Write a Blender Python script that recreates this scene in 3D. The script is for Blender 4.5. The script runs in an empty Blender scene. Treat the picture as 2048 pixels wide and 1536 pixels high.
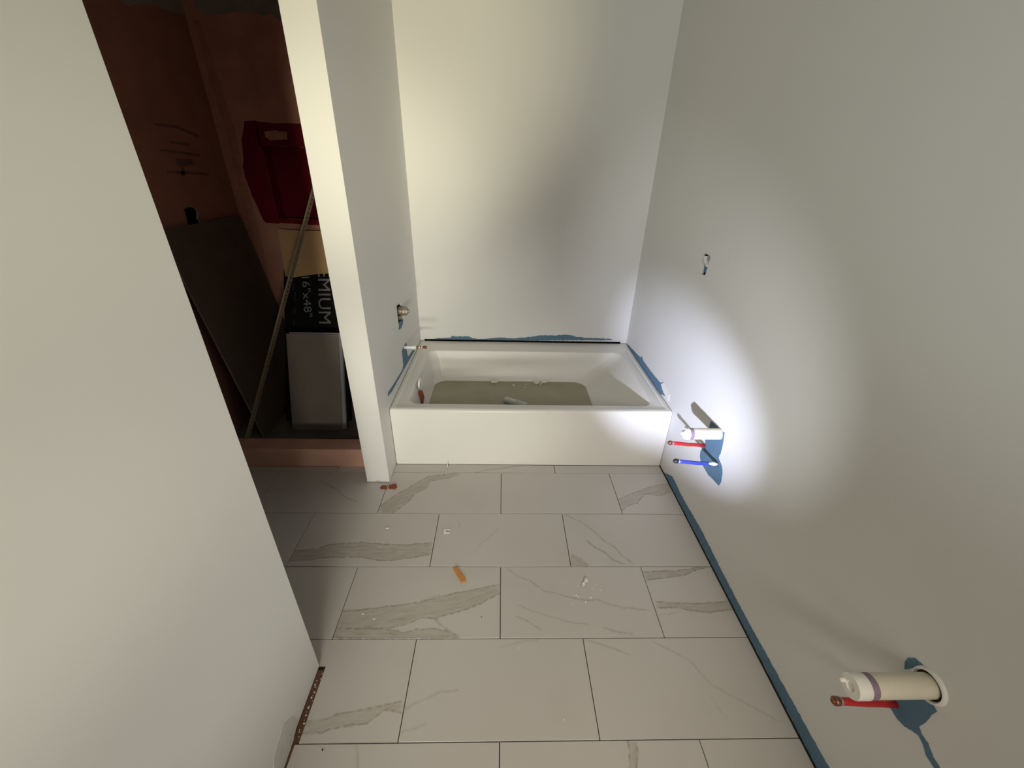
import bpy, bmesh, math, random
from mathutils import Vector, Matrix
rnd = random.Random(7)
S = bpy.context.scene
COL = S.collection

# ------------------------------------------------------------------ camera
F_PX, PITCH, YAW, ROLL, CAM_H = 822.54568, 0.494048097, 0.0322081889, -0.0275620544, 1.5369689
fwd = Vector((math.sin(YAW)*math.cos(PITCH), math.cos(YAW)*math.cos(PITCH), -math.sin(PITCH)))
rgt = Vector((math.cos(YAW), -math.sin(YAW), 0)); dwn = fwd.cross(rgt)
c_, s_ = math.cos(ROLL), math.sin(ROLL)
right = c_*rgt + s_*dwn; down = -s_*rgt + c_*dwn
cam = bpy.data.cameras.new('camera'); camo = bpy.data.objects.new('camera', cam); COL.objects.link(camo)
cam.sensor_width = 36; cam.lens = F_PX/2048*36; cam.clip_start = .02; cam.clip_end = 60
m = Matrix((right, -down, -fwd)).transposed().to_4x4(); m.translation = (0, 0, CAM_H)
camo.matrix_world = m
S.camera = camo
def U(u, v, axis, val):
    """measure: the point of the room plane (axis = val) seen at photograph pixel (u, v)"""
    d = right*((u-1024)/F_PX) + down*((v-768)/F_PX) + fwd
    o = Vector((0, 0, CAM_H)); t = (val-o[axis])/d[axis]
    return o + d*t

# ------------------------------------------------------------------ exposure, world, lamps
S.view_settings.view_transform = 'Standard'; S.view_settings.look = 'None'
S.view_settings.gamma = 1; S.view_settings.exposure = 0.0; S.view_settings.use_curve_mapping = False
W = bpy.data.worlds.new('world'); S.world = W; W.use_nodes = True
W.node_tree.nodes['Background'].inputs[0].default_value = (.85, .9, 1, 1)
W.node_tree.nodes['Background'].inputs[1].default_value = .05

def lamp(name, kind, loc, target, energy, color, **kw):
    l = bpy.data.lights.new(name, kind); l.energy = energy; l.color = color
    for k, v in kw.items(): setattr(l, k, v)
    o = bpy.data.objects.new(name, l); COL.objects.link(o); o.location = loc
    o.rotation_euler = (Vector(target)-Vector(loc)).to_track_quat('-Z', 'Y').to_euler()
    return o
# soft ambient fill lamp, added in front of the rear wall
lamp('ambient_fill', 'AREA', (-0.2, -2.92, 1.55), (-0.2, 2, 1.5), 11.2, (1.000, 0.860, 0.698), shape='RECTANGLE', size=.75, size_y=1.1, spread=math.radians(170))
# added unseen fill spots: partition end, apron, upper back wall, floor, side walls
lamp('partition_fill', 'SPOT', (-0.05, -2.6, 1.2), (-0.66, 1.714, 1.1), 182, (1.000, 0.984, 0.786), spot_size=math.radians(26), spot_blend=1, shadow_soft_size=.1)
lamp('partition_fill', 'SPOT', (0.3, -2.4, 1.2), (-0.7, 1.714, 1.2), 214, (1.000, 0.916, 0.738), spot_size=math.radians(22), spot_blend=1, shadow_soft_size=.1)
lamp('apron_fill', 'SPOT', (-0.35, -1.0, 0.55), (-0.3, 1.87, 0.3), 96.0, (1.000, 0.984, 0.889), spot_size=math.radians(34), spot_blend=1, shadow_soft_size=.14)
lamp('upper_back_fill', 'SPOT', (-0.12, -2.3, 1.6), (-0.62, 2.84, 2.1), 410.0, (1.000, 0.927, 0.659), spot_size=math.radians(28), spot_blend=1, shadow_soft_size=0.05)
lamp('floor_fill', 'SPOT', (0.1, -1.4, 1.9), (0.2, 1.15, 0), 150.0, (1.000, 0.928, 0.800), spot_size=math.radians(44), spot_blend=1, shadow_soft_size=.28)
lamp('right_wall_fill', 'SPOT', (-0.4, -1.8, 1.0), (0.938, 1.1, 1.9), 145.0, (0.931, 1.000, 0.966), spot_size=math.radians(40), spot_blend=1, shadow_soft_size=.2)
lamp('left_wall_fill', 'SPOT', (.6, -1.8, 1.15), (-.605, 1.0, .75), 62.0, (1, .96, .87), spot_size=math.radians(30), spot_blend=1, shadow_soft_size=.15)  # extra unseen fill, added to lift the left wall
# cool hand torch held low beside the photographer: hot spot and its halo on the tub corner and right wall
lamp('torch_beam', 'SPOT', (-0.15, -0.15, 0.7), (0.938, 1.82, 0.55), 325.0, (0.70, 0.745, 1.000), spot_size=math.radians(26), spot_blend=1, shadow_soft_size=0.02)
lamp('torch_halo', 'SPOT', (-0.15, -0.15, 0.7), (0.938, 1.80, 0.88), 74.0, (0.95, 0.98, 1.0), spot_size=math.radians(40), spot_blend=1, shadow_soft_size=0.02)

# ------------------------------------------------------------------ helpers
def link(name, me, material=None, parent=None):
    o = bpy.data.objects.new(name, me); COL.objects.link(o)
    if material is not None:
        for mm in (material if isinstance(material, (list, tuple)) else [material]): me.materials.append(mm)
    if parent is not None: o.parent = parent
    return o
def mesh(name, vs, fs, material=None, parent=None, smooth=False, mi=None):
    me = bpy.data.meshes.new(name); me.from_pydata([tuple(v) for v in vs], [], fs); me.update()
    o = link(name, me, material, parent)
    if smooth: me.polygons.foreach_set('use_smooth', [True]*len(me.polygons))
    if mi: me.polygons.foreach_set('material_index', mi)
    return o
def tag(o, label=None, cat=None, group=None, kind=None):
    for k, v in (('label', label), ('category', cat), ('group', group), ('kind', kind)):
        if v: o[k] = v
    return o
def empty(name, loc):
    o = bpy.data.objects.new(name, None); COL.objects.link(o); o.location = loc; o.empty_display_size = .05
    return o
def adopt(o, parent):
    o.parent = parent; o.matrix_parent_inverse = Matrix.Translation(-Vector(parent.location))
    return o
def from_bm(name, bm, material, parent=None, smooth=False):
    me = bpy.data.meshes.new(name); bm.to_mesh(me); bm.free()
    o = link(name, me, material)
    if smooth: me.polygons.foreach_set('use_smooth', [True]*len(me.polygons))
    if parent is not None: adopt(o, parent)
    return o
def box_bm(p0, p1, bevel=0, seg=1):
    bm = bmesh.new(); bmesh.ops.create_cube(bm, size=1)
    p0, p1 = Vector(p0), Vector(p1)
    for v in bm.verts:
        v.co = Vector([(p0[i]+p1[i])/2 + v.co[i]*(p1[i]-p0[i]) for i in range(3)])
    if bevel: bmesh.ops.bevel(bm, geom=bm.edges[:], offset=bevel, segments=seg, affect='EDGES', profile=.5)
    return bm
def box(name, p0, p1, material, parent=None, bevel=0, seg=1):
    return from_bm(name, box_bm(p0, p1, bevel, seg), material, parent)
def solid(name, quad, thick, material, parent=None, bevel=.0):
    """slab: quad of four points, extruded along its own normal by thick"""
    q = [Vector(p) for p in quad]; n = (q[1]-q[0]).cross(q[3]-q[0]).normalized()*thick
    bm = bmesh.new(); vs = [bm.verts.new(p) for p in q+[p+n for p in q]]
    for f in ((3, 2, 1, 0), (4, 5, 6, 7), (0, 1, 5, 4), (1, 2, 6, 5), (2, 3, 7, 6), (3, 0, 4, 7)): bm.faces.new([vs[i] for i in f])
    bmesh.ops.recalc_face_normals(bm, faces=bm.faces)
    if bevel: bmesh.ops.bevel(bm, geom=bm.edges[:], offset=bevel, segments=2, affect='EDGES', profile=.5)
    return from_bm(name, bm, material, parent)
def lathe(name, origin, axis, prof, material, parent=None, n=28, flat=False):
    """prof: list of (distance along axis, radius)"""
    a = Vector(axis).normalized(); u = a.orthogonal().normalized(); w = a.cross(u); o = Vector(origin)
    vs, fs = [], []
    for d, r in prof:
        for i in range(n):
            t = 2*math.pi*i/n; vs.append(o+a*d+(u*math.cos(t)+w*math.sin(t))*max(r, 1e-5))
    for j in range(len(prof)-1):
        for i in range(n):
            k = (i+1) % n; fs.append((j*n+i, j*n+k, (j+1)*n+k, (j+1)*n+i))
    bm = bmesh.new(); bv = [bm.verts.new(v) for v in vs]
    for f in fs: bm.faces.new([bv[i] for i in f])
    bmesh.ops.remove_doubles(bm, verts=bm.verts, dist=2e-5)
    bmesh.ops.recalc_face_normals(bm, faces=bm.faces)
    ob = from_bm(name, bm, material, parent, smooth=not flat)
    if not flat:
        md = ob.modifiers.new('edges', 'EDGE_SPLIT'); md.split_angle = math.radians(40)
    return ob
def tube(name, pts, radius, material, parent=None, n=14):
    pts = [Vector(p) for p in pts]; vs, fs = [], []
    for j, p in enumerate(pts):
        d = (pts[min(j+1, len(pts)-1)]-pts[max(j-1, 0)]).normalized()
        u = d.cross(Vector((0, .3, 1))).normalized(); w = d.cross(u)
        r = radius[j] if isinstance(radius, (list, tuple)) else radius
        for i in range(n):
            t = 2*math.pi*i/n; vs.append(p+(u*math.cos(t)+w*math.sin(t))*r)
    for j in range(len(pts)-1):
        for i in range(n):
            k = (i+1) % n; fs.append((j*n+i, (j+1)*n+i, (j+1)*n+k, j*n+k))
    fs.append(tuple(range(n))); fs.append(tuple((len(pts)-1)*n+i for i in reversed(range(n))))
    bm = bmesh.new(); bv = [bm.verts.new(v) for v in vs]
    for f in fs: bm.faces.new([bv[i] for i in f])
    bmesh.ops.recalc_face_normals(bm, faces=bm.faces)
    return from_bm(name, bm, material, parent, smooth=True)
def ragged(pts, step=.006, amp=.0025):
    out = []
    for i, p in enumerate(pts):
        q = pts[(i+1) % len(pts)]; L = math.hypot(q[0]-p[0], q[1]-p[1]); k = max(1, int(L/step))
        for j in range(k):
            t = j/k; out.append((p[0]+(q[0]-p[0])*t+rnd.uniform(-amp, amp), p[1]+(q[1]-p[1])*t+rnd.uniform(-amp, amp)))
    return out
def patch(name, axis, pos, proud, poly, material, parent=None, hole=None):
    """thin ragged skin lying on the plane axis = pos; poly in the two other coordinates"""
    def P(a, b, h):
        c = [a, b]; c.insert(axis, pos+h); return Vector(c)
    bm = bmesh.new()
    top = [bm.verts.new(P(a, b, proud)) for a, b in poly]; bot = [bm.verts.new(P(a, b, 0)) for a, b in poly]
    n = len(poly)
    for i in range(n): bm.faces.new((top[i], top[(i+1) % n], bot[(i+1) % n], bot[i]))
    edges = [bm.edges.get((top[i], top[(i+1) % n])) for i in range(n)]
    bmesh.ops.triangle_fill(bm, edges=edges, use_beauty=True)
    bmesh.ops.recalc_face_normals(bm, faces=bm.faces)
    return from_bm(name, bm, material, parent)
def pix(poly, axis, pos, crop=None):
    """photograph outline -> outline on a room plane, in its two coordinates"""
    out = []
    for u, v in poly:
        if crop: u, v = crop[0]+u/crop[2], crop[1]+v/crop[2]
        p = U(u, v, axis, pos); c = list(p); c.pop(axis); out.append((c[0], c[1]))
    return out
def wall(name, axis, face, thick, ra, rb, holes, materials, inner=None):
    """wall slab, face at axis = face, thick signed away from the room; ra, rb ranges of the other two coordinates.
    holes: (a0, a1, b0, b1, depth, outline or None); a ragged outline leaves torn board inside the rectangle"""
    A = sorted({ra[0], ra[1]} | {x for h in holes for x in h[:2]}); B = sorted({rb[0], rb[1]} | {x for h in holes for x in h[2:4]})
    vs, fs, mi = [], [], []
    def P(a, b, d):
        c = [a, b]; c.insert(axis, face+d); vs.append(c); return len(vs)-1
    def F(ix, k=0): fs.append(tuple(ix)); mi.append(k)
    sg = 1 if thick > 0 else -1
    for i in range(len(A)-1):
        for j in range(len(B)-1):
            ca, cb = (A[i]+A[i+1])/2, (B[j]+B[j+1])/2
            if any(h[0] < ca < h[1] and h[2] < cb < h[3] for h in holes): continue
            F([P(A[i], B[j], 0), P(A[i+1], B[j], 0), P(A[i+1], B[j+1], 0), P(A[i], B[j+1], 0)])
    for a0, a1, b0, b1, dep, outl in holes:
        d = dep*sg
        rect = []
        for (p, q) in (((a0, b0), (a1, b0)), ((a1, b0), (a1, b1)), ((a1, b1), (a0, b1)), ((a0, b1), (a0, b0))):
            for k in range(8): rect.append((p[0]+(q[0]-p[0])*k/8, p[1]+(q[1]-p[1])*k/8))
        if outl:
            cx, cy = sum(p[0] for p in outl)/len(outl), sum(p[1] for p in outl)/len(outl)
            ring = []
            for (x, y) in rect:
                dx, dy = x-cx, y-cy; best = 1.0
                for k in range(len(outl)):
                    p, q = outl[k], outl[(k+1) % len(outl)]
                    ex, ey = q[0]-p[0], q[1]-p[1]; den = dx*ey-dy*ex
                    if abs(den) < 1e-12: continue
                    t = ((p[0]-cx)*ey-(p[1]-cy)*ex)/den; s = ((p[0]-cx)*dy-(p[1]-cy)*dx)/den
                    if t > 0 and -1e-6 <= s <= 1+1e-6: best = min(best, t)
                best = min(best, .97); ring.append((cx+dx*best, cy+dy*best))
        else: ring = rect
        n = len(rect)
        for k in range(n):
            l = (k+1) % n
            if outl: F([P(*rect[k], 0), P(*rect[l], 0), P(*ring[l], 0), P(*ring[k], 0)])
            F([P(*ring[k], 0), P(*ring[l], 0), P(*ring[l], .012*sg), P(*ring[k], .012*sg)], 0 if outl is None else 2)
            F([P(*ring[k], .012*sg), P(*ring[l], .012*sg), P(*rect[l], .0121*sg), P(*rect[k], .0121*sg)], 1)
            F([P(*rect[k], .012*sg), P(*rect[l], .012*sg), P(*rect[l], d), P(*rect[k], d)], 1)
        F([P(a0, b0, d), P(a1, b0, d), P(a1, b1, d), P(a0, b1, d)], 1)
    t = thick
    c = [(ra[0], rb[0]), (ra[1], rb[0]), (ra[1], rb[1]), (ra[0], rb[1])]
    F([P(*p, t) for p in reversed(c)])
    for k in range(4):
        p, q = c[k], c[(k+1) % 4]; F([P(*p, 0), P(*p, t), P(*q, t), P(*q, 0)])
    o = mesh(name, vs, fs, materials, mi=mi); return tag(o, kind='structure')

# ------------------------------------------------------------------ materials
def mat(name, color, rough=.6, spec=.4, vary=0, vscale=4, bump=0, bscale=300, metal=0, coat=0):
    M = bpy.data.materials.new(name); M.use_nodes = True; nt = M.node_tree; b = nt.nodes['Principled BSDF']
    b.inputs['Base Color'].default_value = (*color, 1); b.inputs['Roughness'].default_value = rough
    b.inputs['Specular IOR Level'].default_value = spec; b.inputs['Metallic'].default_value = metal; b.inputs['Coat Weight'].default_value = coat
    tc = nt.nodes.new('ShaderNodeTexCoord')
    if vary:
        n = nt.nodes.new('ShaderNodeTexNoise'); n.inputs['Scale'].default_value = vscale; n.inputs['Detail'].default_value = 5
        nt.links.new(tc.outputs['Object'], n.inputs['Vector'])
        mx = nt.nodes.new('ShaderNodeMix'); mx.data_type = 'RGBA'
        mx.inputs[6].default_value = (*[c*(1-vary) for c in color], 1); mx.inputs[7].default_value = (*[min(1, c*(1+vary)) for c in color], 1)
        nt.links.new(n.outputs['Fac'], mx.inputs[0]); nt.links.new(mx.outputs[2], b.inputs['Base Color'])
    if bump:
        n = nt.nodes.new('ShaderNodeTexNoise'); n.inputs['Scale'].default_value = bscale; n.inputs['Detail'].default_value = 3
        nt.links.new(tc.outputs['Object'], n.inputs['Vector'])
        bp = nt.nodes.new('ShaderNodeBump'); bp.inputs['Strength'].default_value = bump; bp.inputs['Distance'].default_value = .002
        nt.links.new(n.outputs['Fac'], bp.inputs['Height']); nt.links.new(bp.outputs['Normal'], b.inputs['Normal'])
    return M
M_wall = mat('painted_drywall', (.755, .75, .725), .55, .3, .015, 3, .035, 260)
M_cavity = mat('wall_cavity', (.03, .025, .02), .9, .1)
M_gypsum = mat('torn_gypsum', (.62, .60, .56), .9, .1, .15, 60)
M_blue = mat('bare_blue_board', (.115, .205, .295), .75, .2, .14, 25, .15, 200)
M_ceiling = mat('ceiling_white', (.8, .79, .76), .8, .2, .02, 3)
M_slab = mat('subfloor', (.05, .042, .034), .9, .1, .3, 40)
M_plaster = mat('plaster_white', (.82, .81, .78), .8, .2, .05, 80)
M_tub = mat('tub_enamel', (.80, .79, .74), .29, .36, .015, 4)
M_film = mat('tan_film', (.36, .335, .235), .45, .3, .16, 6, .1, 60)
M_membrane = mat('red_brown_membrane', (.46, .22, .155), .65, .25, .22, 7, .15, 60)
M_membrane2 = mat('brown_membrane_back', (.70, .35, .25), .65, .25, .25, 6, .15, 60)
M_redpaint = mat('dark_red_waterproofing', (.21, .003, .014), .5, .3, .2, 12, .1, 60)
M_bareboard = mat('bare_grey_board', (.42, .37, .33), .8, .2, .2, 14)
M_nook_dark = mat('darkened_nook_board', (.22, .20, .18), .85, .2, .15, 8)  # for the unseen nook walls, darkened to cut bounced light
M_seam = mat('seam_tape', (.60, .30, .20), .7, .2, .25, 20)
M_curb = mat('curb_membrane', (.70, .42, .32), .6, .3, .18, 10, .1, 80)
M_pan = mat('shower_pan', (.24, .23, .20), .7, .3, .2, 12)
M_board = mat('grey_backer_board', (.17, .13, .10), .8, .2, .15, 10)
M_boardedge = mat('board_edge', (.34, .29, .24), .85, .2, .1, 50)
M_trim = mat('tan_metal_trim', (.27, .215, .145), .5, .4, .15, 30)
M_black = mat('black_carton', (.008, .008, .008), .6, .25, .2, 20)
M_brown = mat('brown_cardboard', (.74, .48, .24), .75, .2, .12, 9)
M_grey_print = mat('grey_print', (.36, .35, .34), .6, .2)
M_dim_print = mat('faint_print', (.06, .06, .06), .6, .2)
M_panel = mat('grey_tile_back', (.33, .285, .24), .6, .3, .12, 8)
M_paneledge = mat('pale_tile_edge', (.55, .55, .56), .6, .3)
M_mark = mat('dark_print', (.26, .12, .09), .7, .2)
M_wood = mat('bottom_plate_wood', (.16, .085, .05), .8, .2, .4, 30)
M_pvc = mat('white_pvc', (.82, .80, .74), .35, .4, .05, 30)
M_pvc_body = mat('aged_pvc', (.74, .69, .57), .4, .4, .1, 25)
M_purple = mat('purple_primer', (.27, .19, .26), .5, .3, .35, 60)
M_red = mat('red_pex', (.50, .022, .028), .35, .5, .08, 20)
M_bluepex = mat('blue_pex', (.035, .06, .40), .3, .5, .08, 20)
M_copper = mat('copper', (.30, .13, .08), .35, .5, .2, 60, metal=.7)
M_darkmetal = mat('dark_crimp', (.05, .05, .055), .4, .5, .2, 60, metal=.6)
M_brass = mat('dull_brass_valve', (.36, .31, .25), .42, .5, .2, 50, metal=.55)
M_steel = mat('grey_plastic', (.30, .30, .29), .5, .4)
M_chipred = mat('brick_red_chip', (.26, .07, .045), .7, .2, .2, 60)
M_chiporange = mat('orange_chip', (.56, .24, .07), .6, .3, .12, 60)
M_tag = mat('brick_red_rubber', (.30, .09, .055), .6, .3, .1, 40)
M_paper = mat('white_paper', (.80, .77, .70), .75, .2, .05, 50)
M_roll = mat('pale_grey_tube', (.58, .60, .58), .5, .3, .12, 40)
M_frame = mat('window_frame_white', (.8, .8, .78), .5, .4)
WALLM = [M_wall, M_cavity, M_gypsum]

# ------------------------------------------------------------------ room shell
XL, XR, YB, ZC = -.605, .938, 2.840, 2.60
XP0, XP1, YP = -.709, -.590, 1.714         # partition between shower and tub
SX = -1.67                                  # left wall of the shower
T = .3048; TX0, TY0 = .0108756, .5799185

floor = box('floor', (SX-.1, -3.1, -.06), (XR+.1, YB+.1, -.011), M_slab); tag(floor, kind='structure')
outl = pix([(1404, 512), (1411, 505), (1415, 509), (1419, 513), (1417, 530), (1413, 541), (1410, 552), (1402, 547), (1404, 530)], 0, XR)
a_ = [p[0] for p in outl]; b_ = [p[1] for p in outl]
w_right = wall('wall_right', 0, XR, .12, (-3.0, YB), (.002, ZC), [(min(a_)-.004, max(a_)+.004, min(b_)-.004, max(b_)+.004, .05, outl)], WALLM)
w_back = wall('wall_back', 1, YB, .12, (XP0-.02, XR), (0, ZC), [(-.565, .895, .352, .3755, .03, None)], WALLM)
box_o = wall('wall_left', 0, XL, -.115, (-3.0, .79), (.012, ZC), [], WALLM)
w_left = box_o
outl = pix([(793, 612), (797, 609), (801, 603), (804, 612), (806, 622), (806, 640), (800, 654), (797, 648), (795, 630)], 0, XP1)
a_ = [p[0] for p in outl]; b_ = [p[1] for p in outl]
w_part = wall('wall_partition', 0, XP1, XP0-XP1, (YP, YB), (.006, ZC), [(min(a_)-.006, max(a_)+.006, min(b_)-.006, max(b_)+.006, .07, outl)], WALLM)
outl = pix([(368, 418), (378, 414), (392, 416), (398, 424), (396, 436), (404, 448), (396, 454), (378, 453), (373, 436)], 0, SX)
a_ = [p[0] for p in outl]; b_ = [p[1] for p in outl]
w_sl = wall('wall_shower_left', 0, SX, -.1, (1.846, YB), (-.01, ZC), [(min(a_)-.006, max(a_)+.006, min(b_)-.006, max(b_)+.006, .06, outl)], [M_membrane, M_cavity, M_gypsum])
# back wall of the shower with its niche
nx0, nx1, nz0, nz1 = -1.432, -1.02, 1.185, 1.585
w_sb = wall('wall_shower_back', 1, YB, .12, (SX, XP0-.02), (-.01, ZC), [(nx0, nx1, nz0, nz1, .10, None)], [M_membrane2, M_cavity, M_gypsum])
tag(box('wall_far_left', (SX-.1, -.35, -.01), (SX, 1.846, ZC), M_nook_dark), kind='structure')
tag(box('wall_nook', (SX, -.45, -.01), (XL-.115, -.35, ZC), M_nook_dark), kind='structure')
tag(box('ceiling', (SX-.1, -3.1, ZC), (XR+.12, YB+.12, ZC+.1), M_ceiling), kind='structure')
w_rear = wall('wall_rear', 1, -3.0, -.12, (XL-.115, XR), (-.01, ZC), [(-.62+.04, .22, .95, 2.15, .11, None)], [M_wall, M_wall, M_wall])
fr = empty('added_window_1', (-.18, -3.0, .95)); tag(fr, kind='structure')  # unseen frame, added to go with the rear fill lamp
for p0, p1 in (((-.60, -3.03, .90), (-.56, -2.985, 2.19)), ((.20, -3.03, .90), (.24, -2.985, 2.19)), ((-.56, -3.03, .90), (.20, -2.985, .95)), ((-.56, -3.03, 2.15), (.20, -2.985, 2.19))):
    box('frame', p0, p1, M_frame, fr, .003)

# bottom plate showing in the gap under the left wall
box('bottom_plate', (XL-.10, .50, -.010), (XL+.0165, .785, -.0045), M_wood, w_left)
for k in range(18):
    y = .60+.18*k/18+rnd.uniform(-.004, .004); r = rnd.uniform(.0014, .0034); x = XL+rnd.uniform(.004, .015)
    bm = bmesh.new(); bmesh.ops.create_icosphere(bm, subdivisions=1, radius=r, matrix=Matrix.Translation((x, y, -.0045+r)))
    for v in bm.verts: v.co += Vector([rnd.uniform(-.25, .25)*r for _ in range(3)])
    from_bm('gap_crumb', bm, M_gypsum, w_left)

# ---- bare strips and patches of blue board left unpainted on the walls (1 mm relief)
def strip_pix(name, wallo, axis, pos, proud, poly, crop=None, step=.006, amp=.002, material=None, sm=True):
    return patch(name, axis, pos, proud, ragged(pix(poly, axis, pos, crop), step, amp), material or M_blue, wallo)
# along the floor of the right wall
edge = [(1345, 953), (1368, 1000), (1402, 1058), (1448, 1150), (1478, 1208), (1513, 1272), (1560, 1358), (1600, 1430), (1626, 1477), (1668, 1552)]
top = pix(edge, 0, XR)
poly = [(y, .0125) for y, z in reversed(top)]
poly = [(top[0][0]+.10, .004)] + top + [(top[-1][0], .004)]
patch('bare_strip', 0, XR, -.0012, ragged(poly, .010, .0022), M_blue, w_right)
# above the right rim of the tub
strip_pix('bare_strip', w_right, 0, XR, -.0012, [(1253, 687), (1258, 691), (1282, 716), (1283, 711), (1287, 722), (1302, 743), (1321, 766), (1326, 764), (1331, 780), (1339, 789), (1334, 795), (1321, 787), (1305, 766), (1282, 737)], None, .008, .0012)
strip_pix('torn_paper', w_right, 0, XR, -.0016, [(1322, 768), (1328, 766), (1334, 778), (1340, 790), (1337, 802), (1333, 796), (1326, 782)], None, .006, .0015, M_plaster)
# around the two stub-out groups
strip_pix('bare_patch', w_right, 0, XR, -.0012, [(935, 400), (1040, 485), (1105, 560), (1150, 580), (1120, 760), (1085, 900), (1055, 960), (1110, 1100), (1115, 1190), (1095, 1340), (1060, 1395), (1000, 1330), (900, 1230), (830, 1110), (780, 1030), (770, 930), (780, 850), (850, 800), (850, 700), (905, 520)], (1300, 790, 7.68), .006, .0015)
strip_pix('bare_patch', w_right, 0, XR, -.0012, [(1040, 690), (1380, 690), (1480, 780), (1530, 860), (1470, 900), (1390, 990), (1310, 1040), (1350, 1140), (1420, 1240), (1480, 1400), (1580, 1560), (1510, 1560), (1400, 1390), (1360, 1250), (1310, 1150), (1230, 1090), (1140, 1040), (1060, 960), (990, 850), (950, 800)], (1620, 1280, 6), .004, .0008)
strip_pix('bare_patch', w_right, 0, XR, -.0012, [(1140, 265), (1180, 215), (1260, 215), (1330, 270), (1400, 340), (1500, 470), (1615, 620), (1605, 665), (1540, 640), (1440, 480), (1330, 370), (1220, 335), (1140, 350)], (1620, 1280, 6), .004, .0008)
# inside the small box hole of the right wall: blue box face and white lip
p_ = pix([(1406, 524), (1411, 526), (1411, 545), (1403, 545)], 0, XR)
patch('box_face', 0, XR+.010, -.001, p_, M_blue, w_right)
p_ = pix([(1409, 512), (1413, 512), (1414, 524), (1416, 531), (1414, 534), (1410, 524)], 0, XR)
patch('torn_paper', 0, XR+.006, -.010, p_, M_plaster, w_right)
p_ = pix([(1416, 512), (1420, 511), (1421, 518), (1418, 523), (1415, 522)], 0, XR)
patch('knockout_tab', 0, XR+.002, -.004, p_, M_steel, w_right)
# above the tub on the back wall
C5 = (840, 650, 4.876)
patch('bare_strip', 1, YB, -.0012, [(x, max(z+.0105, .3765)) for x, z in ragged(pix([(100, 158), (150, 142), (230, 138), (300, 135), (310, 118), (370, 125), (470, 122), (510, 142), (600, 150), (700, 140), (800, 135), (900, 142), (1000, 135), (1100, 125), (1190, 112), (1300, 115), (1400, 106), (1470, 112), (1520, 125), (1600, 138), (1750, 142), (1870, 148), (1870, 160), (1200, 163), (600, 163)], 1, YB, C5), .010, .0025)], M_blue, w_back)
# on the partition beside the tub
C4 = (760, 580, 7.68)
strip_pix('bare_strip', w_part, 0, XP1, .0012, [(395, 805), (405, 830), (408, 930), (430, 1030), (500, 925), (535, 925), (440, 1090), (385, 1190), (300, 1340), (190, 1545), (120, 1640), (120, 1580), (230, 1410), (345, 1220), (355, 1150), (335, 930), (365, 870)], C4, .010, .0015)
strip_pix('bare_patch', w_part, 0, XP1, .0012, [(285, 500), (355, 450), (350, 520), (320, 590), (285, 610), (290, 540)], C4, .008, .002)
# scuffed bottom edge of the left wall, near corner
strip_pix('scuffed_paper', w_left, 0, XL, .0012, [(566, 1448), (586, 1432), (596, 1440), (584, 1488), (566, 1540), (545, 1560), (548, 1510)], None, .006, .0015, M_gypsum)
# a chip of missing paint low on the partition end
patch('paint_chip', 1, YP, -.001, ragged([(-.665, .008), (-.635, .008), (-.64, .016), (-.66, .017)], .004, .0012), M_gypsum, w_part)

# ---- shower walls: niche, waterproofing, marks
bm = bmesh.new()
def bmq(bm, *pts): bm.faces.new([bm.verts.new(p) for p in pts])
d = .097; e = .0015
bmq(bm, (nx0+e, YB+d, nz0+e), (nx1-e, YB+d, nz0+e), (nx1-e, YB+d, nz1-e), (nx0+e, YB+d, nz1-e))
bmq(bm, (nx0+e, YB, nz0+e), (nx0+e, YB+d, nz0+e), (nx0+e, YB+d, nz1-e), (nx0+e, YB, nz1-e))
bmq(bm, (nx1-e, YB, nz0+e), (nx1-e, YB+d, nz0+e), (nx1-e, YB+d, nz1-e), (nx1-e, YB, nz1-e))
bmq(bm, (nx0+e, YB, nz0+e), (nx1-e, YB, nz0+e), (nx1-e, YB+d, nz0+e), (nx0+e, YB+d, nz0+e))
bmq(bm, (nx0+e, YB, nz1-e), (nx1-e, YB, nz1-e), (nx1-e, YB+d, nz1-e), (nx0+e, YB+d, nz1-e))
from_bm('niche', bm, M_redpaint, w_sb)
z_lo = pix([(534, 447)], 1, YB)[0][1]
lft = pix([(488, 242), (484, 280), (487, 335), (492, 360), (508, 400), (526, 440), (534, 447)], 1, YB)
lft = [(x+rnd.uniform(-.004, .004), z) for i in range(len(lft)-1) for x, z in [(lft[i][0]+(lft[i+1][0]-lft[i][0])*t/4, lft[i][1]+(lft[i+1][1]-lft[i][1])*t/4) for t in range(4)]]
patch('red_waterproofing', 1, YB, -.0015, lft + [(nx0, z_lo), (nx0, nz1+.128)], M_redpaint, w_sb)
patch('red_waterproofing', 1, YB, -.0015, ragged([(nx0-.005, nz1), (nx1+.1, nz1), (nx1+.1, nz1+.125), (nx0+.12, nz1+.118), (nx0-.005, nz1+.128)], .03, .002), M_redpaint, w_sb)
patch('red_waterproofing', 1, YB, -.0015, ragged([(nx0-.004, nz0), (nx0-.004, z_lo+.004), (nx1+.1, z_lo-.012), (nx1+.1, nz0)], .03, .002), M_redpaint, w_sb)
patch('red_waterproofing', 1, YB, -.0015, [(nx1, nz0), (nx1+.1, nz0), (nx1+.1, nz1), (nx1, nz1)], M_redpaint, w_sb)
strip_pix('bare_spot', w_sb, 1, YB-.0015, -.0008, [(528, 263), (545, 261), (574, 264), (574, 279), (540, 281), (531, 274)], None, .01, .003, M_seam)
strip_pix('bare_board', w_sb, 1, YB, -.001, [(392, -30), (390, 14), (415, 34), (450, 28), (480, 26), (540, 30), (575, 46), (600, 46), (600, -30)], None, .02, .006, M_bareboard)
strip_pix('bare_board', w_sl, 0, SX, .001, [(240, -40), (235, 0), (260, 12), (300, 10), (350, 24), (378, 30), (374, -40)], None, .02, .006, M_bareboard)
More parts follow.
